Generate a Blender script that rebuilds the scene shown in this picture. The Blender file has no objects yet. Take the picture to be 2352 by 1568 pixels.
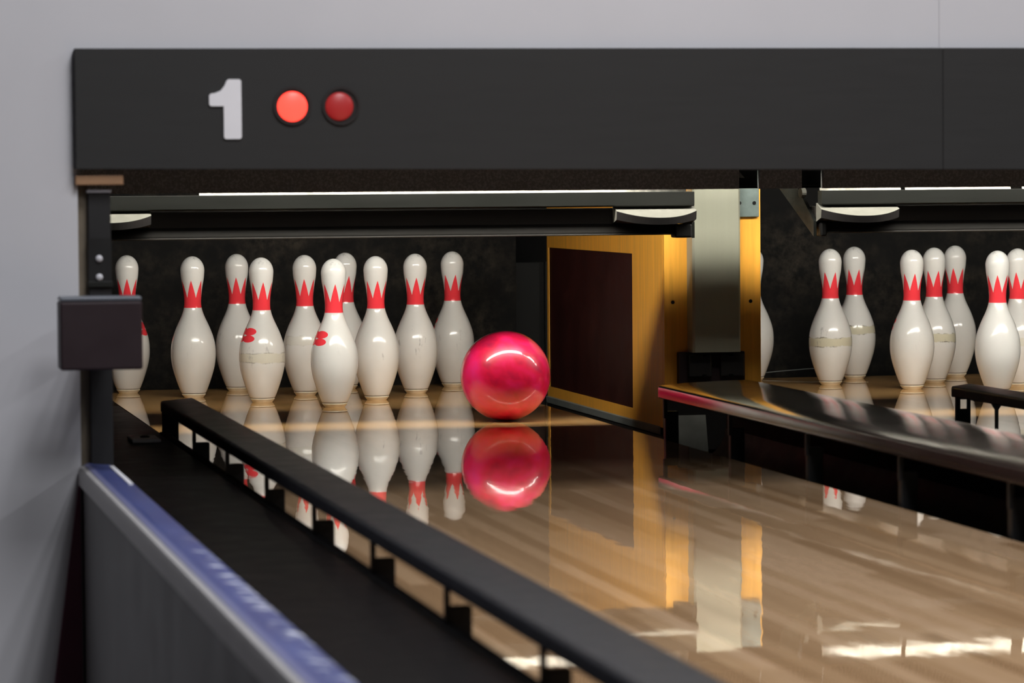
import bpy, bmesh, math, random
from mathutils import Vector, Matrix, noise
random.seed(4)
sc = bpy.context.scene
COL = sc.collection
PI = math.pi
LANE2 = 1.7896          # distance between the two lane centres

# ------------------------------------------------------------------ helpers
def obj(name, bm, mat, parent=None, smooth=False, angle=40):
    me = bpy.data.meshes.new(name)
    bmesh.ops.recalc_face_normals(bm, faces=bm.faces[:])
    bm.to_mesh(me); bm.free()
    if mat: me.materials.append(mat)
    if smooth:
        me.polygons.foreach_set('use_smooth', [True] * len(me.polygons))
        try: me.set_sharp_from_angle(angle=math.radians(angle))
        except Exception: pass
    o = bpy.data.objects.new(name, me)
    COL.objects.link(o)
    if parent: o.parent = parent
    return o

def tag(o, label, cat, group=None):
    o['label'] = label; o['category'] = cat
    if group: o['group'] = group
    return o

def thing(name, label, cat, loc=(0, 0, 0), group=None):
    o = bpy.data.objects.new(name, None)
    o.empty_display_size = .05
    COL.objects.link(o); o.location = loc
    return tag(o, label, cat, group)

def structure(name, bm, mat, **k):
    o = obj(name, bm, mat, **k); o['kind'] = 'structure'
    return o

def bevel(bm, r, seg=2):
    if r > 0:
        bmesh.ops.bevel(bm, geom=bm.edges[:], offset=r, segments=seg, affect='EDGES', profile=.5, clamp_overlap=True)

def box(x0, x1, y0, y1, z0, z1, r=0, seg=2):
    bm = bmesh.new()
    m = Matrix.Translation(((x0 + x1) / 2, (y0 + y1) / 2, (z0 + z1) / 2)) @ Matrix.Diagonal((x1 - x0, y1 - y0, z1 - z0, 1))
    bmesh.ops.create_cube(bm, size=1, matrix=m)
    bevel(bm, r, seg)
    return bm

def prism(pts, axis, a, b, r=0, seg=2, holes=()):
    """polygon pts extruded between a and b along axis ('x','y','z'); pts are the other two coords in order"""
    bm = bmesh.new()
    def P(u, v, w):
        return {'x': (w, u, v), 'y': (u, w, v), 'z': (u, v, w)}[axis]
    v0 = [bm.verts.new(P(u, v, a)) for u, v in pts]
    v1 = [bm.verts.new(P(u, v, b)) for u, v in pts]
    n = len(pts)
    bm.faces.new(v0); bm.faces.new(v1[::-1])
    for i in range(n):
        bm.faces.new((v0[i], v1[i], v1[(i + 1) % n], v0[(i + 1) % n]))
    bevel(bm, r, seg)
    return bm

def frame_plate(outer, inner, axis, a, b):
    """rectangular plate with one rectangular hole: outer/inner = (u0,u1,v0,v1)"""
    bm = bmesh.new()
    def P(u, v, w):
        return {'x': (w, u, v), 'y': (u, w, v), 'z': (u, v, w)}[axis]
    def ring(q, w):
        u0, u1, v0, v1 = q
        return [bm.verts.new(P(*c, w)) for c in ((u0, v0), (u1, v0), (u1, v1), (u0, v1))]
    oa, ia, ob, ib = ring(outer, a), ring(inner, a), ring(outer, b), ring(inner, b)
    for i in range(4):
        j = (i + 1) % 4
        bm.faces.new((oa[i], oa[j], ia[j], ia[i])); bm.faces.new((ob[i], ib[i], ib[j], ob[j]))
        bm.faces.new((oa[i], ob[i], ob[j], oa[j])); bm.faces.new((ia[i], ia[j], ib[j], ib[i]))
    return bm

def lathe(prof, n=64, cx=0, cy=0):
    bm = bmesh.new(); rings = []
    for r, z in prof:
        if r < 1e-6: rings.append([bm.verts.new((cx, cy, z))])
        else: rings.append([bm.verts.new((cx + r * math.cos(2 * PI * i / n), cy + r * math.sin(2 * PI * i / n), z)) for i in range(n)])
    for A, B in zip(rings, rings[1:]):
        for i in range(n):
            j = (i + 1) % n
            if len(A) == 1 and len(B) == 1: continue
            if len(A) == 1: bm.faces.new((A[0], B[j], B[i]))
            elif len(B) == 1: bm.faces.new((A[i], A[j], B[0]))
            else: bm.faces.new((A[i], A[j], B[j], B[i]))
    return bm

def disc_y(cx, cz, r, y0, y1, n=48, dome=0.0):
    """short cylinder with its axis along y, front at y0, optional domed front"""
    bm = bmesh.new()
    prof = [(r, y1), (r, y0)]
    for k in range(1, 7):
        a = k / 6 * PI / 2
        prof.append((r * math.cos(a), y0 - dome * math.sin(a)))
    rings = []
    for rr, y in prof:
        if rr < 1e-6: rings.append([bm.verts.new((cx, y, cz))])
        else: rings.append([bm.verts.new((cx + rr * math.cos(2 * PI * i / n), y, cz + rr * math.sin(2 * PI * i / n))) for i in range(n)])
    bm.faces.new(rings[0])
    for A, B in zip(rings, rings[1:]):
        for i in range(n):
            j = (i + 1) % n
            if len(B) == 1: bm.faces.new((A[i], A[j], B[0]))
            else: bm.faces.new((A[i], A[j], B[j], B[i]))
    return bm

def ring_y(cx, cz, r0, r1, y0, y1, n=48):
    bm = bmesh.new()
    def R(r, y): return [bm.verts.new((cx + r * math.cos(2 * PI * i / n), y, cz + r * math.sin(2 * PI * i / n))) for i in range(n)]
    q = [R(r0, y0), R(r1, y0), R(r1, y1), R(r0, y1)]
    for k in range(4):
        A, B = q[k], q[(k + 1) % 4]
        for i in range(n):
            j = (i + 1) % n
            bm.faces.new((A[i], A[j], B[j], B[i]))
    return bm

# ------------------------------------------------------------------ materials
class NT:
    def __init__(s, name):
        s.m = bpy.data.materials.new(name); s.m.use_nodes = True
        s.t = s.m.node_tree; s.n = s.t.nodes; s.l = s.t.links
        s.b = s.n['Principled BSDF']
    def node(s, typ, **kw):
        n = s.n.new(typ)
        for k, v in kw.items(): setattr(n, k, v)
        return n
    def put(s, inp, v):
        if isinstance(v, bpy.types.NodeSocket): s.l.new(v, inp)
        else: inp.default_value = v
    def math(s, op, a, b=None, c=None, clamp=False):
        n = s.node('ShaderNodeMath', operation=op, use_clamp=clamp)
        for i, v in enumerate((a, b, c)):
            if v is not None: s.put(n.inputs[i], v)
        return n.outputs[0]
    def mix(s, f, a, b):
        n = s.node('ShaderNodeMix', data_type='RGBA')
        s.put(n.inputs[0], f)
        for k, v in ((6, a), (7, b)):
            s.put(n.inputs[k], v if isinstance(v, bpy.types.NodeSocket) else (*v, 1))
        return n.outputs[2]
    def coord(s, which='Object'):
        return s.node('ShaderNodeTexCoord').outputs[which]
    def noise(s, vec, scale, detail=3, rough=.55, out=0, stretch=None):
        if stretch:
            mp = s.node('ShaderNodeMapping'); s.l.new(vec, mp.inputs[0]); mp.inputs['Scale'].default_value = stretch; vec = mp.outputs[0]
        n = s.node('ShaderNodeTexNoise'); s.l.new(vec, n.inputs['Vector'])
        n.inputs['Scale'].default_value = scale; n.inputs['Detail'].default_value = detail; n.inputs['Roughness'].default_value = rough
        return n.outputs[out]
    def ramp(s, f, stops):
        r = s.node('ShaderNodeValToRGB'); s.l.new(f, r.inputs[0])
        e = r.color_ramp.elements
        while len(e) < len(stops): e.new(.5)
        for q, (p, c) in zip(e, stops):
            q.position = p; q.color = (*c, 1) if len(c) == 3 else c
        return r.outputs[0]
    def remap(s, v, a, b, c=0, d=1):
        n = s.node('ShaderNodeMapRange'); s.put(n.inputs[0], v)
        for i, x in zip((1, 2, 3, 4), (a, b, c, d)): n.inputs[i].default_value = x
        return n.outputs[0]
    def bump(s, h, strength=.2, dist=.002):
        n = s.node('ShaderNodeBump'); n.inputs['Strength'].default_value = strength; n.inputs['Distance'].default_value = dist
        s.l.new(h, n.inputs['Height']); s.l.new(n.outputs[0], s.b.inputs['Normal'])
    def set(s, col=None, rough=None, metal=None, spec=None, coat=None, coat_rough=None, emit=None, estr=None, ior=None):
        I = s.b.inputs
        if col is not None: s.put(I['Base Color'], col if isinstance(col, bpy.types.NodeSocket) else (*col, 1))
        if rough is not None: s.put(I['Roughness'], rough)
        if metal is not None: s.put(I['Metallic'], metal)
        if spec is not None: s.put(I['Specular IOR Level'], spec)
        if coat is not None: s.put(I['Coat Weight'], coat)
        if coat_rough is not None: s.put(I['Coat Roughness'], coat_rough)
        if ior is not None: s.put(I['IOR'], ior)
        if emit is not None: s.put(I['Emission Color'], (*emit, 1)); s.put(I['Emission Strength'], estr)
        return s.m

def plain(name, col, rough=.5, metal=0, spec=.5, var=.12, scale=18, bump=0, coat=0, stretch=None):
    """one colour with a little uneven wear"""
    t = NT(name)
    n = t.noise(t.coord(), scale, 4, stretch=stretch)
    f = t.remap(n, .25, .75)
    c = t.mix(f, tuple(v * (1 - var) for v in col), tuple(min(1, v * (1 + var)) for v in col))
    r = t.remap(n, .2, .8, rough * .85, min(1, rough * 1.15))
    t.set(c, r, metal, spec, coat)
    if bump: t.bump(n, bump, .001)
    return t.m

def emitter(name, col, s, base=(.8, .8, .8)):
    return NT(name).set(base, .4, emit=col, estr=s)

M = {}
M['wall'] = plain('white_wall_paint', (.62, .62, .65), .55, var=.02, scale=5, spec=.3)
M['panel'] = plain('charcoal_panel', (.032, .032, .032), .62, var=.06, scale=30, spec=.25, stretch=(.3, 1, 6))
def m_header():
    t = NT('speckled_black_board')
    n = t.noise(t.coord(), 170, 2, .7)
    c = t.mix(t.remap(n, .45, .62), (.38, .38, .39), (.60, .60, .61))
    t.set(c, .8, spec=.2); t.bump(n, .25, .001)
    return t.m
M['header'] = m_header()
M['black'] = plain('black_plastic', (.012, .012, .012), .5, var=.15, spec=.35)
M['black_matte'] = plain('black_matte', (.006, .006, .006), .85, var=.2, spec=.15)
M['rail'] = plain('black_rail', (.009, .009, .010), .4, var=.1, spec=.35)
M['gutter'] = plain('black_gutter', (.008, .008, .008), .6, var=.3, spec=.12)
M['gloss_black'] = plain('glossy_black_cover', (.005, .0045, .0045), .4, var=.2, spec=.02)
M['post'] = plain('grey_black_post', (.020, .020, .021), .5, var=.08, spec=.35)
M['box'] = plain('maroon_black_box', (.026, .015, .018), .55, var=.05, spec=.35)
M['lid'] = plain('blue_grey_lid', (.13, .145, .17), .4, var=.06)
M['digit'] = plain('pale_grey_digit', (.86, .86, .90), .6, var=.03)
M['lens_lit'] = emitter('lit_red_lens', (1, .055, .035), 2.4, (.5, .02, .02))
M['lens_dim'] = emitter('dim_red_lens', (.9, .035, .035), .22, (.22, .02, .02))
M['bezel'] = plain('black_bezel', (.010, .006, .006), .6)
M['screw'] = plain('bright_screw', (.62, .62, .66), .35, var=.05)
M['post_cap'] = plain('grey_cap', (.40, .40, .44), .4, var=.05)
M['batten'] = plain('brown_batten', (.34, .19, .10), .6, var=.12, scale=14, stretch=(1, 8, 8))
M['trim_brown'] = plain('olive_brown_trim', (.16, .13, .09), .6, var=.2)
M['maroon_wedge'] = plain('maroon_wedge', (.20, .07, .11), .7, var=.1)
M['grey_side'] = plain('grey_laminate', (.15, .145, .145), .5, var=.12, scale=7, spec=.35)
M['edge_trim'] = plain('grey_edge_trim', (.44, .43, .43), .45, var=.06)
def m_ledge():
    t = NT('blue_vinyl'); co = t.coord()
    sx = t.node('ShaderNodeSeparateXYZ'); t.l.new(co, sx.inputs[0])
    n = t.noise(co, 3, 3, stretch=(6, 1, 1))
    c = t.mix(t.remap(n, .3, .7), (.046, .060, .185), (.072, .092, .25))
    c = t.mix(t.remap(sx.outputs[0], -.850, -.8535), c, (.17, .18, .33))
    # random pale flecks along the inner edge
    s = t.noise(co, 14, 3, .65, stretch=(1.2, 2.4, 1))
    e = t.remap(sx.outputs[0], -.838, -.826)
    k = t.math('MULTIPLY', t.remap(s, .56, .63), e)
    k = t.math('MULTIPLY', k, t.remap(sx.outputs[1], -3.9, -4.3))
    c = t.mix(k, c, (.62, .65, .75))
    t.set(c, t.remap(n, .2, .8, .3, .45), spec=.25)
    return t.m
M['ledge'] = m_ledge()
M['yellow'] = plain('yellow_stained_wood', (.86, .41, .05), .42, var=.16, scale=5, stretch=(14, 14, .8), spec=.4)
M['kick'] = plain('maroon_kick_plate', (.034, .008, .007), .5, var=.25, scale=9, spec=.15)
M['column'] = plain('grey_green_steel', (.31, .315, .245), .5, var=.05, scale=4, stretch=(8, 8, .5))
M['steel'] = plain('grey_steel', (.19, .21, .20), .45, var=.25, scale=12)
M['bracket'] = plain('teal_grey_bracket', (.13, .17, .16), .45, var=.35, scale=22)
M['chute'] = plain('dull_chute_steel', (.060, .062, .056), .5, var=.35, scale=16)
M['dark_steel'] = plain('dark_steel', (.011, .012, .010), .55, var=.15, scale=10, stretch=(.5, 2, 6), spec=.3)
M['sweep'] = plain('dark_sweep_board', (.035, .032, .029), .5, var=.2, scale=8, stretch=(.6, 2, 6))
M['sweep_lip'] = plain('worn_sweep_lip', (.014, .0125, .011), .75, var=.25, scale=9, stretch=(1, 1, 1), spec=.25)
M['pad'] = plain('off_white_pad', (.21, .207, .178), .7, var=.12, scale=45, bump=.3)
M['pad_shade'] = plain('pad_rim_shade', (.012, .010, .010), .6)  # shade on the pad's rim and underside, put into a darker colour
M['reflector'] = plain('crumpled_white_film', (.62, .60, .53), .35, var=.4, scale=60, bump=.5)
M['housing'] = plain('lamp_housing', (.06, .06, .06), .6)
M['diffuser'] = emitter('lit_lamp_cover', (1, .955, .86), 33)
M['pit'] = plain('pit_black', (.010, .010, .010), .9, var=.3, spec=.1)
M['hall_floor'] = plain('dark_carpet', (.04, .032, .035), .95, var=.3, scale=40, spec=.1)
M['hall_ceiling'] = plain('ceiling_paint', (.12, .12, .12), .9, var=.04)
def m_curtain():
    t = NT('scuffed_pit_curtain'); co = t.coord()
    a = t.noise(co, 3.2, 5, .65); b = t.noise(co, 26, 4, .7, stretch=(1, 1, 1))
    f = t.math('MULTIPLY', t.remap(a, .42, .68), t.remap(b, .38, .66))
    c = t.mix(f, (.007, .007, .007), (.044, .037, .029))
    t.set(c, .85, spec=.15)
    return t.m
M['curtain'] = m_curtain()

def m_wood(name, base, light, dark, rough, board=.0272, spec=.5):
    t = NT(name); co = t.coord()
    sx = t.node('ShaderNodeSeparateXYZ'); t.l.new(co, sx.inputs[0])
    idx = t.math('FLOOR', t.math('DIVIDE', sx.outputs[0], board))
    # boards are cut in lengths, each row starting elsewhere
    w0 = t.node('ShaderNodeTexWhiteNoise', noise_dimensions='1D'); t.l.new(idx, w0.inputs['W'])
    seg = t.math('FLOOR', t.math('ADD', t.math('DIVIDE', sx.outputs[1], 1.15), t.math('MULTIPLY', w0.outputs[0], 7.0)))
    wn = t.node('ShaderNodeTexWhiteNoise', noise_dimensions='2D')
    cb = t.node('ShaderNodeCombineXYZ'); t.l.new(idx, cb.inputs[0]); t.l.new(seg, cb.inputs[1]); t.l.new(cb.outputs[0], wn.inputs[0])
    c = t.ramp(wn.outputs[0], [(0, dark), (.5, base), (1, light)])
    g = t.noise(co, 9, 4, .6, stretch=(16, .7, 1))
    c = t.mix(t.remap(g, .3, .7, .0, .45), c, dark)
    t.set(c, rough, spec=spec)
    h = t.noise(co, 5, 2, .5, stretch=(3, 1, 1))
    t.bump(h, .012, .02)
    return t.m
M['lane'] = m_wood('lane_maple', (.57, .37, .205), (.68, .46, .28), (.39, .235, .12), .018, spec=.62)
M['deck'] = m_wood('pin_deck_maple', (.72, .42, .16), (.78, .48, .20), (.62, .35, .12), .02, spec=.62)

def m_pin():
    t = NT('pin_coating'); co = t.coord()
    sx = t.node('ShaderNodeSeparateXYZ'); t.l.new(co, sx.inputs[0])
    X, Y, Z = sx.outputs
    th = t.math('ARCTAN2', X, t.math('MULTIPLY', Y, -1.0))                 # 0 = front of the pin
    rad = t.math('SQRT', t.math('ADD', t.math('MULTIPLY', X, X), t.math('MULTIPLY', Y, Y)))
    # six-pointed crown round the neck
    fr = t.math('FRACT', t.math('ADD', t.math('DIVIDE', th, PI / 3), 10.5))
    tri = t.math('SUBTRACT', 1.0, t.math('ABSOLUTE', t.math('MULTIPLY_ADD', fr, 2.0, -1.0)))
    top = t.math('MULTIPLY_ADD', tri, .047, .2695)
    crown = t.math('MULTIPLY', t.math('GREATER_THAN', Z, .2425), t.math('LESS_THAN', Z, top))
    # a red mark of round-lobed shapes on one side of the belly
    u = t.math('MULTIPLY', t.math('ADD', th, math.radians(28)), .048)      # arc length from the right end of the mark
    mark = None
    for uc, w_ in ((-.022, 1.0), (-.050, .76)):
        for zc, a, b in ((.1870, .0220, .0098), (.1685, .0190, .0094)):
            du = t.math('DIVIDE', t.math('SUBTRACT', u, uc), a * w_); dz = t.math('DIVIDE', t.math('SUBTRACT', Z, zc), b)
            e = t.math('LESS_THAN', t.math('ADD', t.math('MULTIPLY', du, du), t.math('MULTIPLY', dz, dz)), 1.0)
            mark = e if mark is None else t.math('MAXIMUM', mark, e)
    red = t.math('MAXIMUM', crown, mark)
    # wear: grey scuffs, and beige worn bands where the pin says so
    sc_ = t.noise(co, 34, 4, .7, stretch=(1, 1, .35))
    zone = t.math('MULTIPLY', t.remap(Z, .09, .12), t.remap(Z, .19, .16))
    scuff = t.math('MULTIPLY', t.remap(sc_, .60, .70, 0, .45), zone)
    at = t.node('ShaderNodeAttribute', attribute_type='OBJECT', attribute_name='scuffs')
    scuff = t.math('MULTIPLY', scuff, at.outputs['Fac'])
    headn = t.math('MULTIPLY', t.remap(t.noise(co, 60, 4, .7), .55, .66, 0, .5), t.remap(Z, .360, .374))
    bz = t.node('ShaderNodeAttribute', attribute_type='OBJECT', attribute_name='band_height')
    bs = t.node('ShaderNodeAttribute', attribute_type='OBJECT', attribute_name='band_amount')
    wob = t.math('MULTIPLY', t.math('SUBTRACT', t.noise(co, 40, 3, .6), .5), .012)
    dz = t.math('ABSOLUTE', t.math('ADD', t.math('SUBTRACT', Z, bz.outputs['Fac']), wob))
    band = t.math('MULTIPLY', t.remap(dz, .0125, .0105), bs.outputs['Fac'])
    rim = t.math('MULTIPLY', t.math('MULTIPLY', t.remap(dz, .0100, .0115), t.remap(dz, .0145, .0125)), bs.outputs['Fac'])
    base = t.mix(t.remap(t.noise(co, 7, 3), .3, .7), (.74, .735, .71), (.80, .795, .775))
    c = t.mix(t.math('MULTIPLY', band, .75), base, (.63, .59, .40))
    c = t.mix(t.math('MULTIPLY', rim, t.remap(sc_, .45, .6)), c, (.22, .20, .15))
    c = t.mix(scuff, c, (.16, .15, .15))
    c = t.mix(headn, c, (.12, .11, .11))
    c = t.mix(red, c, (.96, .055, .075))
    lo = t.math('LESS_THAN', Z, .0125)
    c = t.mix(t.math('MULTIPLY', lo, t.math('GREATER_THAN', Z, .0108)), c, (.10, .07, .04))
    t.set(c, t.remap(sc_, .3, .7, .09, .18), spec=.5)
    return t.m
M['pin'] = m_pin()
M['pin_base'] = plain('yellowed_nylon_ring', (.80, .75, .60), .45, var=.12, scale=60)

def m_ball():
    t = NT('pink_swirl_ball'); co = t.coord()
    w = t.noise(co, 5.5, 3, .55, stretch=(1, 1, 2.2))
    mp = t.node('ShaderNodeVectorMath', operation='MULTIPLY_ADD')
    n3 = t.noise(co, 7, 2, .5, out=1); t.l.new(n3, mp.inputs[0]); mp.inputs[1].default_value = (.05, .05, .05); t.l.new(co, mp.inputs[2])
    w = t.noise(mp.outputs[0], 11, 3, .6, stretch=(.9, .9, 1.5))
    c = t.ramp(w, [(.25, (.34, .004, .045)), (.42, (.72, .006, .055)), (.55, (.86, .014, .13)), (.72, (.82, .03, .22)), (.85, (.60, .006, .07))])
    t.set(c, .34, spec=.6, coat=.8, coat_rough=.05)
    return t.m
M['ball'] = m_ball()
M['ball_hole'] = plain('dark_finger_hole', (.10, .006, .02), .6)

# ------------------------------------------------------------------ setting
WX, WY = -.8635, -2.8
# white front wall: a leg left of the lanes and a band over the masking, one seam over the right-hand panel join
structure('wall_front', prism([(-4, -.5), (WX, -.5), (WX, .64), (.6821, .64), (.6821, 3.2), (-4, 3.2)], 'y', WY, WY + .09), M['wall'])
structure('wall_front_upper', prism([(.6828, .64), (6, .64), (6, 3.2), (.6828, 3.2)], 'y', WY, WY + .09), M['wall'])
structure('floor', box(-4, 6, -14, 2.3, -.55, -.5), M['hall_floor'])
structure('ceiling', box(-4, 6, -14, WY, 3.2, 3.25), M['hall_ceiling'])
structure('wall_left', box(-4.08, -4, -14, WY, -.5, 3.2), M['hall_ceiling'])
structure('wall_back', box(-1.3, 4.2, 2.1, 2.2, -.5, 1.3), M['pit'])
structure('wall_pit_left', box(-1.12, -1.06, WY + .09, 2.1, -.5, 1.3), M['pit'])
structure('wall_pit_right', box(4.1, 4.2, WY + .09, 2.1, -.5, 1.3), M['pit'])
structure('ceiling_pit', box(-1.3, 4.2, WY + .09, 2.2, 1.3, 1.34), M['pit'])
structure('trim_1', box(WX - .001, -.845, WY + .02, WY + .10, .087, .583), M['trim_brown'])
structure('wall_wedge', prism([(-.866, .080), (-.872, .03), (-.9165, -.30), (-.944, -.5), (-.866, -.5)], 'y', WY - .006, WY), M['maroon_wedge'])  # thin dark maroon wedge on the wall, narrowing up to the ledge

# ------------------------------------------------------------------ masking panels with the lane number
mp = thing('masking_panel', 'charcoal masking panel with white number 1 and red lights on white wall', 'masking panel', (-.1, WY, .69))
def local(o, root):
    o.parent = root; o.matrix_parent_inverse = Matrix.Translation(-Vector(root.location)); return o
def part(name, bm, mat, root, smooth=False, label=None):
    o = obj(name, bm, mat, None, smooth); local(o, root)
    if label: o['label'] = label
    return o
def sub(name, bm, mat, p, root, smooth=False):
    return obj(name, bm, mat, p, smooth)
PY0, PY1 = WY - .022, WY
def panel_z(x): return .596 - (x + .867) * .0070
part('board', prism([(-.8675, panel_z(-.8675)), (.6822, panel_z(.6822)), (.6822, .8035), (-.8675, .802)], 'y', PY0, PY1, .0015, 2), M['panel'], mp)
# outline of the digit 1, in metres
dig = [(.0, .0725), (.0, .0745), (.003, .078), (.010, .079), (.020, .083), (.027, .092), (.030, .0995), (.0335, .1025),
       (.0525, .1025), (.0555, .0995), (.0555, .003), (.0525, 0), (.028, 0), (.025, .003), (.025, .0565), (.003, .0565), (0, .0595)]
part('lane_number', prism([(-.6385 + u, .6465 + v) for u, v in dig], 'y', PY0 - .003, PY0), M['digit'], mp, label='pale grey digit 1')
for cx, mat, lab in ((-.4945, 'lens_lit', 'bright red lit lamp'), (-.4095, 'lens_dim', 'dark red dim lamp')):
    bz = part('indicator_lamp', ring_y(cx, .703, .0285, .0335, PY0 - .003, PY0 + .0), M['bezel'], mp, True, lab)
    sub('lens', disc_y(cx + (-.003 if mat == 'lens_dim' else 0), .702, .0262 if mat == 'lens_lit' else .0245, PY0 - .001, PY0 + .001, dome=.008), M[mat], bz, mp, True)
    sub('socket', disc_y(cx, .703, .0286, PY0 - .0005, PY0 + .001), M['bezel'], bz, mp)
mp2 = thing('masking_panel', 'plain charcoal masking panel right of the seam', 'masking panel', (2, WY, .69))
part('board', prism([(.6828, panel_z(.6828)), (3.6, panel_z(3.6)), (3.6, .8045), (.6828, .8035)], 'y', PY0, PY1, .0015, 2), M['panel'], mp2)

tag(obj('wooden_batten', box(-.868, -.786, WY - .012, WY + .03, .569, .586, .002), M['batten']),
    'short brown wooden batten under left end of the masking panel', 'batten')

# ------------------------------------------------------------------ header board behind the masking, with two slots
hd = thing('header_board', 'black speckled header board hanging behind the masking over both lanes', 'header board', (.9, -1.0, .6))
HB = .5520
def rects(lst, y0, y1):
    bm = bmesh.new()
    for x0, x1, z0, z1 in lst:
        m = Matrix.Translation(((x0 + x1) / 2, (y0 + y1) / 2, (z0 + z1) / 2)) @ Matrix.Diagonal((x1 - x0, y1 - y0, z1 - z0, 1))
        bmesh.ops.create_cube(bm, size=1, matrix=m)
    return bm
part('board', rects([(-1.05, .7645, HB, .72), (.814, .913, HB, .72), (.965, 4.0, HB, .72), (.7645, .814, .596, .72), (.913, .965, .596, .72), (-1.05, 4.0, .72, 1.3)], -1.14, -1.12), M['header'], hd)
part('added_light_stop', box(-1.05, 4.0, -1.12, -.965, .554, .558), M['black'], hd)  # unseen strip added to cut the lamp light off on the lane
for x0, x1 in ((.7625, .816), (.911, .967)):
    sl = part('slot_box', rects([(x0, x1, .553, .60)], -1.112, -1.107), M['black_matte'], hd)
    sub('slot_lip', rects([(x0 + .004, x1 - .004, .553, .560)], -1.12, -1.112), M['black'], sl, hd)
sub('torn_tab', prism([(.766, .590), (.770, .592), (.783, .577), (.766, .578)], 'y', -1.1205, -1.118), M['steel'], sl, hd)

# ------------------------------------------------------------------ lanes
def half_pipe(x0, x1, y0, y1, ztop, depth, n=14, th=.004):
    cx, hw = (x0 + x1) / 2, (x1 - x0) / 2
    up = [(cx + hw * math.cos(PI + PI * i / n), ztop + depth * math.sin(PI + PI * i / n)) for i in range(n + 1)]
    lo = [(x0 + .0005, ztop - depth - th - .002), (x1 - .0005, ztop - depth - th - .002)]
    return prism(up + lo[::-1], 'y', y0, y1)

FRONT = -9.5
def lane(cx, label):
    t = thing('bowling_lane', label, 'bowling lane', (cx, 0, 0))
    lm = obj('lane_surface', box(-.53, .53, FRONT, -.86, -.05, 0), M['lane'], t)
    obj('pin_deck', box(-.53, .53, -.859, .905, -.05, 0), M['deck'], t)
    for s in (-1, 1):
        a, b = sorted((s * .531, s * .7665))
        obj('gutter', half_pipe(a, b, FRONT, -1.0, -.004, .085), M['gutter'], t, True)
        obj('flat_gutter', box(a, b, -.999, .905, -.099, -.075), M['gutter'], t)
    obj('lane_bed', box(-.7665, .7665, FRONT, .905, -.49, -.1), M['black_matte'], t)
    obj('tail_plank', box(-.53, .53, .9055, .925, -.07, -.002), M['black'], t)
    return t
lane(0, 'glossy brown maple lane the pink ball rolls on')
lane(LANE2, 'maple lane at the right behind the glossy dividing cover')

# grey chute sheet at the front of the right gutter, grey bracket in the left one
tag(obj('chute_sheet', prism([(-.85, -.0745), (-.85, -.068), (-.825, .016), (-.820, .014), (-.835, -.0745)], 'x', .676, .7655), M['chute']),
    'dull grey metal sheet in the gutter beneath the nose of the glossy cover', 'metal sheet')
br = thing('gutter_bracket', 'small grey screwed bracket on black sheet beside left rail end', 'bracket', (-.64, -1.60, .04))
part('plate', box(-.672, -.612, -1.66, -1.54, .0402, .048, .003), M['edge_trim'], br)
part('bolt', lathe([(0, .046), (.010, .046), (.010, .050), (.006, .052), (0, .052)], 20, -.640, -1.60), M['black'], br, True)

# ------------------------------------------------------------------ kickback partition between the lanes
kb = thing('kickback_partition', 'yellow wooden kickback pillar with grey column between the two lanes', 'kickback', (.897, -.4, -.1))
KX0, KX1 = .772, 1.022
part('core', box(KX0 + .006, KX1 - .006, -.39, 1.0, -.1, .60), M['black_matte'], kb)
part('front_board', box(KX0, KX1, -.402, -.385, .064, .60, .002), M['yellow'], kb)
part('base_board', box(KX0, KX1, -.400, -.385, -.1, .0635), M['black'], kb)
# side facing lane 1: yellow sheet with the dark plate let in
def ring_plate(y0, y1, z0, z1, iy0, iy1, iz0, iz1, xa, xb):
    return frame_plate((y0, y1, z0, z1), (iy0, iy1, iz0, iz1), 'x', xa, xb)
part('side_frame', ring_plate(-.384, .985, -.045, .60, -.063, .962, -.015, .386, KX0, KX0 + .006), M['yellow'], kb)
part('kick_plate', box(KX0 + .002, KX0 + .0055, -.063, .962, -.015, .386), M['kick'], kb)
part('kick_plate', box(KX1 - .0055, KX1, -.384, .985, -.045, .60), M['kick'], kb)
part('skid_strip', prism([(KX0 - .004, -.062), (KX0 - .006, -.045), (KX0 - .001, -.043), (KX0 - .001, -.064)], 'y', -.36, .985), M['steel'], kb)
part('toe_board', box(KX0 - .002, KX0 + .005, -.395, .985, -.1, -.066), M['black'], kb)
col = part('column_cover', prism([(.831, -.455), (.836, -.46), (.949, -.46), (.954, -.455), (.954, -.402), (.831, -.402)], 'z', .146, .60), M['column'], kb)
hb = part('hinge_block', box(.803, .974, -.425, -.402, .066, .146, .003), M['box'], kb)
for x0, x1 in ((.826, .885), (.908, .968)):
    sub('hinge_plate', box(x0, x1, -.437, -.425, .084, .141, .003), M['post'], hb, kb)
for x in (.866, .934):
    for z in (.086, .139):
        sub('hinge_notch', box(x - .005, x + .005, -.440, -.437, z - .004, z + .004), M['black_matte'], hb, kb)
bk = part('corner_bracket', box(.955, 1.016, -.412, -.402, .481, .60, .002), M['bracket'], kb)
for x in (.965, 1.003):
    sub('bolt_hole', disc_y(x, .516, .0045, -.4135, -.412, 16), M['black_matte'], bk, kb)
for x in (.794, .995):
    part('bolt_hole', disc_y(x, .270, .0045, -.4035, -.402, 16), M['black_matte'], kb)

# left kickback: a plain board in the machine's shade
tag(obj('kickback_board', box(-.80, -.775, -.4, 1.0, -.1, .60), M['kick']), 'dark kickback board along the left side of the pin deck', 'kickback')

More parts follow.
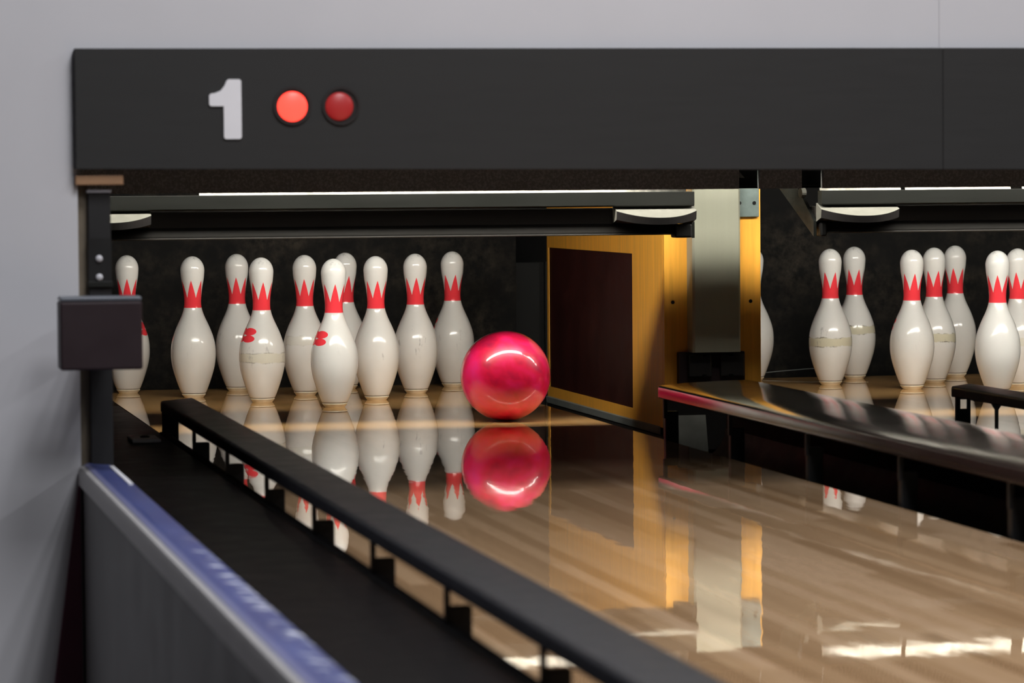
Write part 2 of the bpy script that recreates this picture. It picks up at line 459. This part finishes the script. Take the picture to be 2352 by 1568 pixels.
# ------------------------------------------------------------------ pit
tag(obj('pit_curtain', box(-1.03, .700, 1.08, 1.10, -.35, 1.1), M['curtain']), 'scuffed black pit curtain behind the pins by the pink ball', 'pit curtain', )
tag(obj('pit_curtain', box(1.05, 4.0, 1.08, 1.10, -.35, 1.1), M['curtain']), 'scuffed dusty black pit curtain behind the right lane pins', 'pit curtain')
sp = thing('pit_side_panel', 'black upright panel in the gap between curtain and kickback', 'side panel', (.77, 1.35, .0))
part('lower_panel', box(.715, .864, 1.33, 1.35, -.3, .337, .003), M['black'], sp)
part('upper_panel', box(.715, .88, 1.37, 1.39, .30, .9, .003), M['pit'], sp)
part('edge_bead', box(.836, .842, 1.31, 1.33, -.3, .337), M['dark_steel'], sp)
def cable(pts, r, n=8):
    bm = bmesh.new(); rings = []
    for x, y, z in pts:
        rings.append([bm.verts.new((x, y + r * math.cos(2 * PI * i / n), z + r * math.sin(2 * PI * i / n))) for i in range(n)])
    for A, B in zip(rings, rings[1:]):
        for i in range(n): bm.faces.new((A[i], A[(i + 1) % n], B[(i + 1) % n], B[i]))
    return obj('cable', bm, M['steel'], None, True)
tag(cable([(1.40, .98, .010), (1.47, .99, .0145), (1.55, 1.0, .019), (1.64, 1.01, .0215), (1.75, 1.02, .024)], .0012),
    'thin grey cable low in front of the right pit curtain', 'cable')

# ------------------------------------------------------------------ pin lights and sweeps, one set over each lane
def pin_light(cx, label, ends):
    t = thing('pin_light', label, 'lamp', (cx, -1.06, .92))
    x0, x1 = ends
    part('housing', prism([(-1.115, 1.02), (-1.115, .865), (-1.095, .855), (-1.085, .858), (-1.10, .872), (-1.045, .998), (-1.02, .985), (-1.01, .995), (-1.05, 1.02)], 'x', cx + x0, cx + x1), M['housing'], t)
    part('added_baffle', box(cx + .60, cx + 1.09, -.857, -.722, .616, .622), M['housing'], t)  # unseen plate added to keep lamp light off the lower pillar
    part('diffuser', prism([(-1.0975, .872), (-1.0430, .995), (-1.0200, .985), (-1.0745, .862)], 'x', cx + x0 + .01, cx + x1 - .01, .005), M['diffuser'], t)
    for x in (cx + x0 + .15, cx + x1 - .15):
        part('hanger', box(x - .012, x + .012, -1.09, -1.08, 1.02, 1.3), M['dark_steel'], t)
    return t
pin_light(0, 'long white pin lamp behind the header over the lane with the ball', (-.74, .86))
pin_light(LANE2, 'long white pin lamp behind the header over the right lane', (-.86, .9))

def crumple(x0, x1, seed):
    """crumpled white film with torn gaps, leaning back"""
    bm = bmesh.new(); n, rows = 260, 9
    g = []
    for i in range(n + 1):
        x = x0 + (x1 - x0) * i / n
        col_ = []
        top = .588 + .006 * noise.noise((x * 14, seed, 0)) + .004 * noise.noise((x * 50, seed, 3))
        bot = .519 + .005 * noise.noise((x * 16, seed, 7)) + .003 * noise.noise((x * 60, seed, 9))
        for j in range(rows):
            f = j / (rows - 1)
            d = .010 * noise.noise((x * 22, f * 2.5, seed + 5)) + .004 * noise.noise((x * 70, f * 6, seed + 8))
            col_.append(bm.verts.new((x, -.786 + .015 * f + d * .6, bot + (top - bot) * f)))
        g.append(col_)
    for i in range(n):
        x = x0 + (x1 - x0) * i / n
        if noise.noise((x * 17, seed, 21)) > .43: continue
        for j in range(rows - 1):
            bm.faces.new((g[i][j], g[i + 1][j], g[i + 1][j + 1], g[i][j + 1]))
    bmesh.ops.delete(bm, geom=[v for v in bm.verts if not v.link_faces], context='VERTS')
    bmesh.ops.solidify(bm, geom=bm.faces[:], thickness=.0008)
    return bm

def d_pad(x0, x1):
    """rounded-front pad: thick plate, tilted so that its upper face shows from the lane"""
    bm = bmesh.new(); n = 20
    w = (x1 - x0)
    front = []
    for i in range(n + 1):
        u = -1 + 2 * i / n
        front.append((x0 + w * (i / n), (1 - abs(u) ** 2.2)))
    top_b, top_f, low_f, low_b = [], [], [], []
    for x, k in front:
        zf = .5015 - .0155 * k; yf = -.845 - .045 * k
        top_b.append(bm.verts.new((x, -.800, .5165)))
        top_f.append(bm.verts.new((x, yf, zf)))
        low_f.append(bm.verts.new((x, yf + .004, zf - .020 + .0035 * k)))
        low_b.append(bm.verts.new((x, -.800, .472)))
    for i in range(n):
        for A, B in ((top_b, top_f), (top_f, low_f), (low_f, low_b), (low_b, top_b)):
            bm.faces.new((A[i], A[i + 1], B[i + 1], B[i]))
    for i in (0, n):
        bm.faces.new((top_b[i], top_f[i], low_f[i], low_b[i]))
    bmesh.ops.recalc_face_normals(bm, faces=bm.faces[:])
    return bm
def pad_obj(x0, x1, root, label):
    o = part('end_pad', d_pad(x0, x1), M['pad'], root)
    o.data.materials.append(M['pad_shade'])
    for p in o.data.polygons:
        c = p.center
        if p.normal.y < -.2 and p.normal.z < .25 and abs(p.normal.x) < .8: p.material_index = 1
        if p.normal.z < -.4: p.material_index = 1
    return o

def sweep(cx, label, film0):
    t = thing('pin_sweep', label, 'pin sweep', (cx, -.8, .44))
    X0, X1 = cx - .738, cx + .738
    part('guard_bar', prism([(-.838, .5465), (-.838, .514), (-.834, .512), (-.802, .512), (-.802, .5465)], 'x', X0, X1, .001, 1), M['dark_steel'], t)
    part('light_film', crumple(film0, X1 - .005, cx), M['reflector'], t, True, 'crumpled white film')
    part('upper_board', box(X0, X1, -.798, -.77, .4705, .509, .001, 1), M['sweep'], t)
    part('top_ledge', box(X0, X1, -.77, -.602, .500, .508), M['sweep'], t)
    lp = part('lower_board', prism([(-.800, .472), (-.808, .452), (-.808, .449), (-.770, .447), (-.770, .472)], 'x', X0 + .005, X1 - .042, .0008, 1), M['sweep_lip'], t)
    sub('bottom_edge', box(X0 + .005, X1 - .042, -.812, -.795, .4445, .4485, .001, 1), M['sweep'], lp, t)
    for s in (-1, 1):
        a, b = sorted((cx + s * .5475, cx + s * .7415))
        pad_obj(a, b, t, None)
        xx = cx + s * .744
        ar = part('side_arm', prism([(-.80, .436), (-.80, .474), (-.66, .556), (-.66, 1.3), (-.60, 1.3), (-.60, .60), (-.51, .60), (-.49, .58), (-.50, .553)], 'x', xx - .004, xx + .004, .0005, 1), M['dark_steel'], t)
        sub('arm_lit_patch', prism([(-.70 + .018 * math.cos(a), .541 + .012 * math.sin(a)) for a in [2 * PI * i / 14 for i in range(14)]], 'x', xx - .0075, xx + .0035), M['pad'], ar, t)  # lit spot of the arm, put in as a pale oval plate
    part('end_block', box(X1 - .042, X1, -.815, -.77, .437, .470, .004), M['black'], t)
    part('end_block', box(X0 + .004, X0 + .020, -.815, -.77, .437, .470, .004), M['black'], t)
    return t
sweep(0, 'raised dark sweep bar with white end pads above the left lane pins', -.43)
sweep(LANE2, 'raised dark sweep bar with white end pads above the right lane pins', LANE2 - .725)

# ------------------------------------------------------------------ bumper rails
def rail_profile(xa, xb, z0, z1, r=.010, n=5):
    pts = []
    for cx, cz, a0 in ((xb - r, z1 - r, 0), (xa + r, z1 - r, PI / 2), (xa + r * .6, z0 + r * .6, PI), (xb - r * .6, z0 + r * .6, 1.5 * PI)):
        rr = r if a0 < PI else r * .6
        for i in range(n + 1):
            a = a0 + PI / 2 * i / n
            pts.append((cx + rr * math.cos(a), cz + rr * math.sin(a)))
    return pts

def bumper(cx, label, ystart, xa, xb, zt, hole, stations, low, yfront=-7.5):
    t = thing('bumper_rail', label, 'bumper rail', (cx + xa, ystart, 0))
    # rail: the nose is cut back on the outer side
    pr = rail_profile(xa, xb, zt - .024, zt, .006)
    bm = bmesh.new(); secs = []
    for y, skew in ((yfront, 0), (ystart, .10)):
        secs.append([bm.verts.new((cx + x, y + skew * (x - xa) / (xb - xa), z)) for x, z in pr])
    n = len(pr)
    for i in range(n): bm.faces.new((secs[0][i], secs[0][(i + 1) % n], secs[1][(i + 1) % n], secs[1][i]))
    bm.faces.new(secs[0][::-1]); bm.faces.new(secs[1])
    part('rail', bm, M['rail'], t, True)
    part('lower_rail', box(cx + xa - .006, cx + xa + .012, yfront, ystart - .02, -.02, low, .003), M['black_matte'], t)
    x0 = cx + xa + .001
    if hole:
        part('end_post', frame_plate((x0, x0 + .034, -.02, zt - .022), (x0 + .010, x0 + .027, .056, .077), 'y', ystart - .03, ystart - .022), M['black'], t)
    else:
        part('end_post', box(x0, x0 + .034, ystart - .035, ystart - .015, -.02, zt - .022), M['black'], t)
    for y in stations:
        p = part('post', box(x0 + .004, x0 + .034, y - .02, y, -.02, .060, .002), M['black'], t)
        sub('stem', box(x0 + .0, x0 + .007, y - .02, y - .012, .040, zt - .022), M['black'], p, t)
    return t
ST = [-1.93 - .55 * i for i in range(8)]
bumper(0, 'black bumper rail on posts along the left gutter, crossing in front of the pins', -1.33, -.580, -.497, .106, False, ST, .041)
b2 = bumper(LANE2, 'black bumper rail with square-holed end post in front of right lane pins', -1.36, -.594, -.512, .105, True, [-2.2 - .55 * i for i in range(5)], .0)
part('fork_support', prism([(1.222, .076), (1.244, .076), (1.236, .064), (1.2355, .0), (1.2305, .0), (1.230, .064)], 'y', -1.56, -1.55), M['bracket'], b2)

# glossy cover over the right gutter, with its nose end and posts
cv = thing('gutter_cover', 'wide glossy dark cover on posts running from the pillar between lanes', 'gutter cover', (.63, -1.2, .1))
def cover_profile():
    return [(.548, .087), (.537, .087), (.534, .090), (.534, .111), (.5355, .114), (.540, .116), (.60, .119), (.70, .1205), (.760, .120), (.774, .118), (.776, .115), (.772, .112), (.70, .112), (.560, .109)]
bm = bmesh.new(); secs = []
pr = cover_profile()
for y, k in ((-8.0, 0), (-1.60, 0), (-1.45, .0), (-1.33, .28), (-1.29, .36)):
    secs.append([bm.verts.new((x, y + (x - .534) * k, z)) for x, z in pr])
n = len(pr)
for A, B in zip(secs, secs[1:]):
    for i in range(n): bm.faces.new((A[i], A[(i + 1) % n], B[(i + 1) % n], B[i]))
bm.faces.new(secs[0][::-1]); bm.faces.new(secs[-1])
def m_cover():
    t = NT('glossy_brown_cover'); n = t.noise(t.coord(), 6, 3)
    t.set(t.mix(n, (.024, .016, .014), (.036, .024, .021)), t.remap(n, .3, .7, .12, .18), spec=.6, coat=.4, coat_rough=.1)
    return t.m
M['cover'] = m_cover()
part('cover', bm, M['cover'], cv, True)
part('base', box(.769, 1.020, -8.0, -1.0, -.49, .03), M['black_matte'], cv)
for y in (-1.31, -1.86, -2.42, -2.99, -3.55, -4.12, -4.7, -5.3):
    p = part('post', box(.541, .571, y - .02, y, -.02, .060, .002), M['black'], cv)
    sub('stem', box(.537, .545, y - .02, y - .010, .045, .089), M['black'], p, cv)

# glossy black sheet over the left gutter, and the side ledge
tag(obj('gutter_sheet', box(-.8035, -.5885, -7.5, -.405, .030, .040, .002), M['gloss_black']), 'flat glossy black sheet between blue-topped ledge and left rail', 'gutter sheet')
lg = thing('side_ledge', 'low grey side wall with pale-flecked blue top along the left lane', 'ledge', (-.835, -2.8, -.5))
YB, YF = WY - .003, -7.6
part('side_panel', box(-.861, -.806, YF, YB, -.5, .055), M['grey_side'], lg)
part('edge_trim', prism([(-.8690, .0555), (-.8690, .078), (-.866, .086), (-.8595, .0885), (-.8595, .0555)], 'y', YF, YB, 0), M['edge_trim'], lg, True)
part('blue_top', prism([(-.859, .0555), (-.859, .0895), (-.850, .0925), (-.842, .0905), (-.815, .0885), (-.8055, .084), (-.8045, .0555)], 'y', YF, YB, 0), M['ledge'], lg, True)
part('pale_strip', box(-.8205, -.8135, -3.22, -2.86, .0885, .0915), M['digit'], lg, label='pale strip')  # thin pale strip laid along the ledge top

# upright post at the wall corner with the box in front
po = thing('upright_post', 'dark upright post with bright screws at the corner of white wall', 'post', (-.83, -2.76, .09))
part('shaft', box(-.846, -.807, WY - .005 + .012, WY + .045, .0, .556, .002), M['post'], po)
part('top_cap', box(-.848, -.806, WY + .002, WY + .047, .556, .5615, .001), M['post_cap'], po)
part('joint_plate', box(-.8465, -.8065, WY + .004, WY + .008, .40, .478), M['black'], po)
for z in (.443, .411):
    part('screw', disc_y(-.828, z, .0062, WY + .003, WY + .005, 20, .004), M['screw'], po, True)
part('collar', box(-.848, -.805, WY + .001, WY + .046, .394, .404, .001), M['dark_steel'], po)
bx = thing('sensor_box', 'maroon-black box fixed to the upright post near white wall', 'box', (-.855, -2.985, .265))
part('body', box(-.912, -.776, -3.02, -2.95, .263, .3765, .004, 3), M['box'], bx)
part('lid', box(-.911, -.777, -3.018, -2.952, .377, .3845, .0025, 2), M['lid'], bx, label='blue-grey lid')
part('arm', box(-.845, -.81, -2.951, -2.788, .30, .36), M['post'], bx)

# ------------------------------------------------------------------ pins
IN = .0254
SPEC = [(.0, 2.031), (.75, 2.828), (2.25, 3.906), (3.375, 4.510), (4.5, 4.766), (5.875, 4.563), (7.25, 3.703), (8.625, 2.472), (9.375, 1.965),
        (10, 1.797), (10.875, 1.870), (11.75, 2.094), (12.625, 2.406), (13.5, 2.547)]
def catmull(p, n=6):
    out = []
    for i in range(len(p) - 1):
        a = p[max(i - 1, 0)]; b = p[i]; c = p[i + 1]; d = p[min(i + 2, len(p) - 1)]
        for k in range(n):
            t = k / n
            def f(j):
                m1 = (c[j] - a[j]) / (c[0] - a[0]) * (c[0] - b[0]); m2 = (d[j] - b[j]) / (d[0] - b[0]) * (c[0] - b[0])
                return (2*t**3-3*t**2+1)*b[j] + (t**3-2*t**2+t)*m1 + (-2*t**3+3*t**2)*c[j] + (t**3-t**2)*m2
            out.append((b[0] + (c[0] - b[0]) * t, f(1)))
    out.append(p[-1]); return out
prof = [(r / 2 * IN, h * IN) for h, r in catmull(SPEC)]
prof = [p for p in prof if p[1] > .0108]
r0 = .0282
head = []
rc = 2.547 / 2 * IN; zc = 13.5 * IN; ht = .381 - zc
for k in range(1, 15):
    a = PI / 2 * k / 14
    head.append((rc * math.cos(a) if k < 14 else 0, zc + ht * math.sin(a)))
body_prof = [(0, .0108), (prof[0][0] - .002, .0108)] + prof + head
ring_prof = [(0, 0), (.0250, 0), (.0268, .0018), (prof[0][0] - .0006, .0085), (prof[0][0] - .0010, .0107), (0, .0107)]
proto_body = obj('body', lathe(body_prof, 72), M['pin'], None, True)
proto_ring = obj('base_ring', lathe(ring_prof, 72), M['pin_base'], None, True)
CAM = Vector((-1.31481, -8.71640, .559805))
S_ = .3048; R_ = S_ * math.sqrt(3) / 2
SPOT = {1: (0, 0), 2: (-S_/2, R_), 3: (S_/2, R_), 4: (-S_, 2*R_), 5: (0, 2*R_), 6: (S_, 2*R_), 7: (-1.5*S_, 3*R_), 8: (-.5*S_, 3*R_), 9: (.5*S_, 3*R_), 10: (1.5*S_, 3*R_)}
first = [True]
def pin(lane_x, n, turn, label, group, scuffs=.5, band=(0, 0), dx=0, dy=0):
    x, y = SPOT[n]; x += lane_x + dx; y += dy
    face = math.atan2(CAM.x - x, -(CAM.y - y))
    t = thing('bowling_pin', label, 'bowling pin', (x, y, 0), group)
    t.rotation_euler.z = face + math.radians(turn)
    if first[0]: b, r = proto_body, proto_ring; first[0] = False
    else:
        b, r = proto_body.copy(), proto_ring.copy()
        COL.objects.link(b); COL.objects.link(r)
    b.parent = t; r.parent = t
    b['scuffs'] = float(scuffs); b['band_height'] = float(band[0]); b['band_amount'] = float(band[1])
    return t
G1, G2 = 'pins standing on the left lane', 'pins standing on the right lane'
pin(0, 7, 120, 'white red-crowned pin half hidden behind the maroon-black box', G1, .3)
pin(0, 4, -8 - 60, 'pin whose base stands just behind the tip of the left bumper rail', G1, .3)
pin(0, 8, -4 - 120, 'greyish pin overlapped on its right by the tape-stained pin', G1, .9)
pin(0, 2, 10, 'pin with beige stains on its belly and red mark at left, overlapping a greyish pin', G1, 1.0, (.118, .55))
pin(0, 5, -2 - 120, 'pin overlapped at lower right by the foremost bright pin', G1, .5, (.150, .25))
pin(0, 1, 8, 'brightest pin, foremost of the left triangle, red mark at its left', G1, .15)
pin(0, 9, 21 - 120, 'grey shaded pin mostly hidden behind the foremost bright pin', G1, .6)
pin(0, 3, 10 + 180, 'dark-scratched pin right beside the foremost bright pin', G1, 1.3)
pin(0, 6, 7 - 60, 'pin with grey scuffed ring round its belly, second from the ball', G1, 1.5)
pin(0, 10, 18 - 60, 'shaded white pin touching the left edge of the pink ball in view', G1, .5)
pin(LANE2, 7, -10 - 120, 'pin mostly hidden behind the right edge of the yellow pillar', G2, .6)
pin(LANE2, 4, 30 - 120, 'pin with chipped beige band low on its belly, left one of a pair', G2, 1.3, (.121, 1))
pin(LANE2, 8, 28 - 120, 'pin with beige band behind the chipped banded pin', G2, 1.0, (.143, 1))
pin(LANE2, 2, 17 - 60, 'clean white pin in front of two others on the right lane', G2, .2)
pin(LANE2, 5, 25 + 180, 'beige-banded pin squeezed between the clean white pin and a shaded one', G2, .6, (.128, 1))
pin(LANE2, 9, -10 - 120, 'shaded grey unbanded pin, rearmost of a group of three on right lane', G2, .3)
pin(LANE2, 1, -120, 'foremost white pin of the right lane, behind the square-holed rail post', G2, .15)
pin(LANE2, 3, -8 - 120, 'pin cut by the right picture edge behind the foremost right pin', G2, .3, (.125, .5))

# ------------------------------------------------------------------ ball
ball = thing('bowling_ball', 'shiny pink and crimson swirled bowling ball rolling toward the pins', 'ball', (.316, -.651, .1084))
ball.rotation_euler = (.5, .35, .8)
bm = bmesh.new(); bmesh.ops.create_uvsphere(bm, u_segments=96, v_segments=48, radius=.1082)
obj('shell', bm, M['ball'], ball, True, 180)

# ------------------------------------------------------------------ light
def area(name, loc, size, sy, energy, col=(1, 1, 1), target=None):
    l = bpy.data.lights.new(name, 'AREA'); l.shape = 'RECTANGLE'; l.size = size; l.size_y = sy; l.energy = energy; l.color = col
    o = bpy.data.objects.new(name, l); COL.objects.link(o); o.location = loc
    if target: o.rotation_euler = (Vector(target) - Vector(loc)).to_track_quat('-Z', 'Y').to_euler()
    return o
for y, e in ((-4.6, 32), (-6.6, 25), (-9.0, 9.5)):
    for x, k in ((-.45, .30), (-.2, .72), (.1, .85), (.5, .55), (3.9, 1.2)):
        area('hall_lamp', (x, y, 3.15), .2, 1.1, e * k, (.97, .97, 1.0))
w = bpy.data.worlds.new('world'); sc.world = w; w.use_nodes = True
w.node_tree.nodes['Background'].inputs[0].default_value = (.9, .95, 1, 1)
w.node_tree.nodes['Background'].inputs[1].default_value = .035

# ------------------------------------------------------------------ camera
f = 7886.7685; yaw, pit, rol = .20150542, .044851357, -.007919919
d = Vector((math.sin(yaw) * math.cos(pit), math.cos(yaw) * math.cos(pit), -math.sin(pit)))
r = d.cross(Vector((0, 0, 1))).normalized(); u = r.cross(d)
c, s = math.cos(rol), math.sin(rol)
r, u = c * r + s * u, -s * r + c * u
cd = bpy.data.cameras.new('camera'); cam = bpy.data.objects.new('camera', cd); COL.objects.link(cam)
mw = Matrix((r, u, -d)).transposed().to_4x4(); mw.translation = CAM
cam.matrix_world = mw
cd.sensor_width = 36; cd.lens = f / 2352 * 36; cd.clip_start = .05; cd.clip_end = 60
cd.dof.use_dof = True; cd.dof.focus_distance = 8.75; cd.dof.aperture_fstop = 7.6
sc.camera = cam
sc.view_settings.view_transform = 'Standard'; sc.view_settings.look = 'None'
sc.view_settings.gamma = 1; sc.view_settings.exposure = 0
try: sc.view_settings.use_curve_mapping = False
except Exception: pass
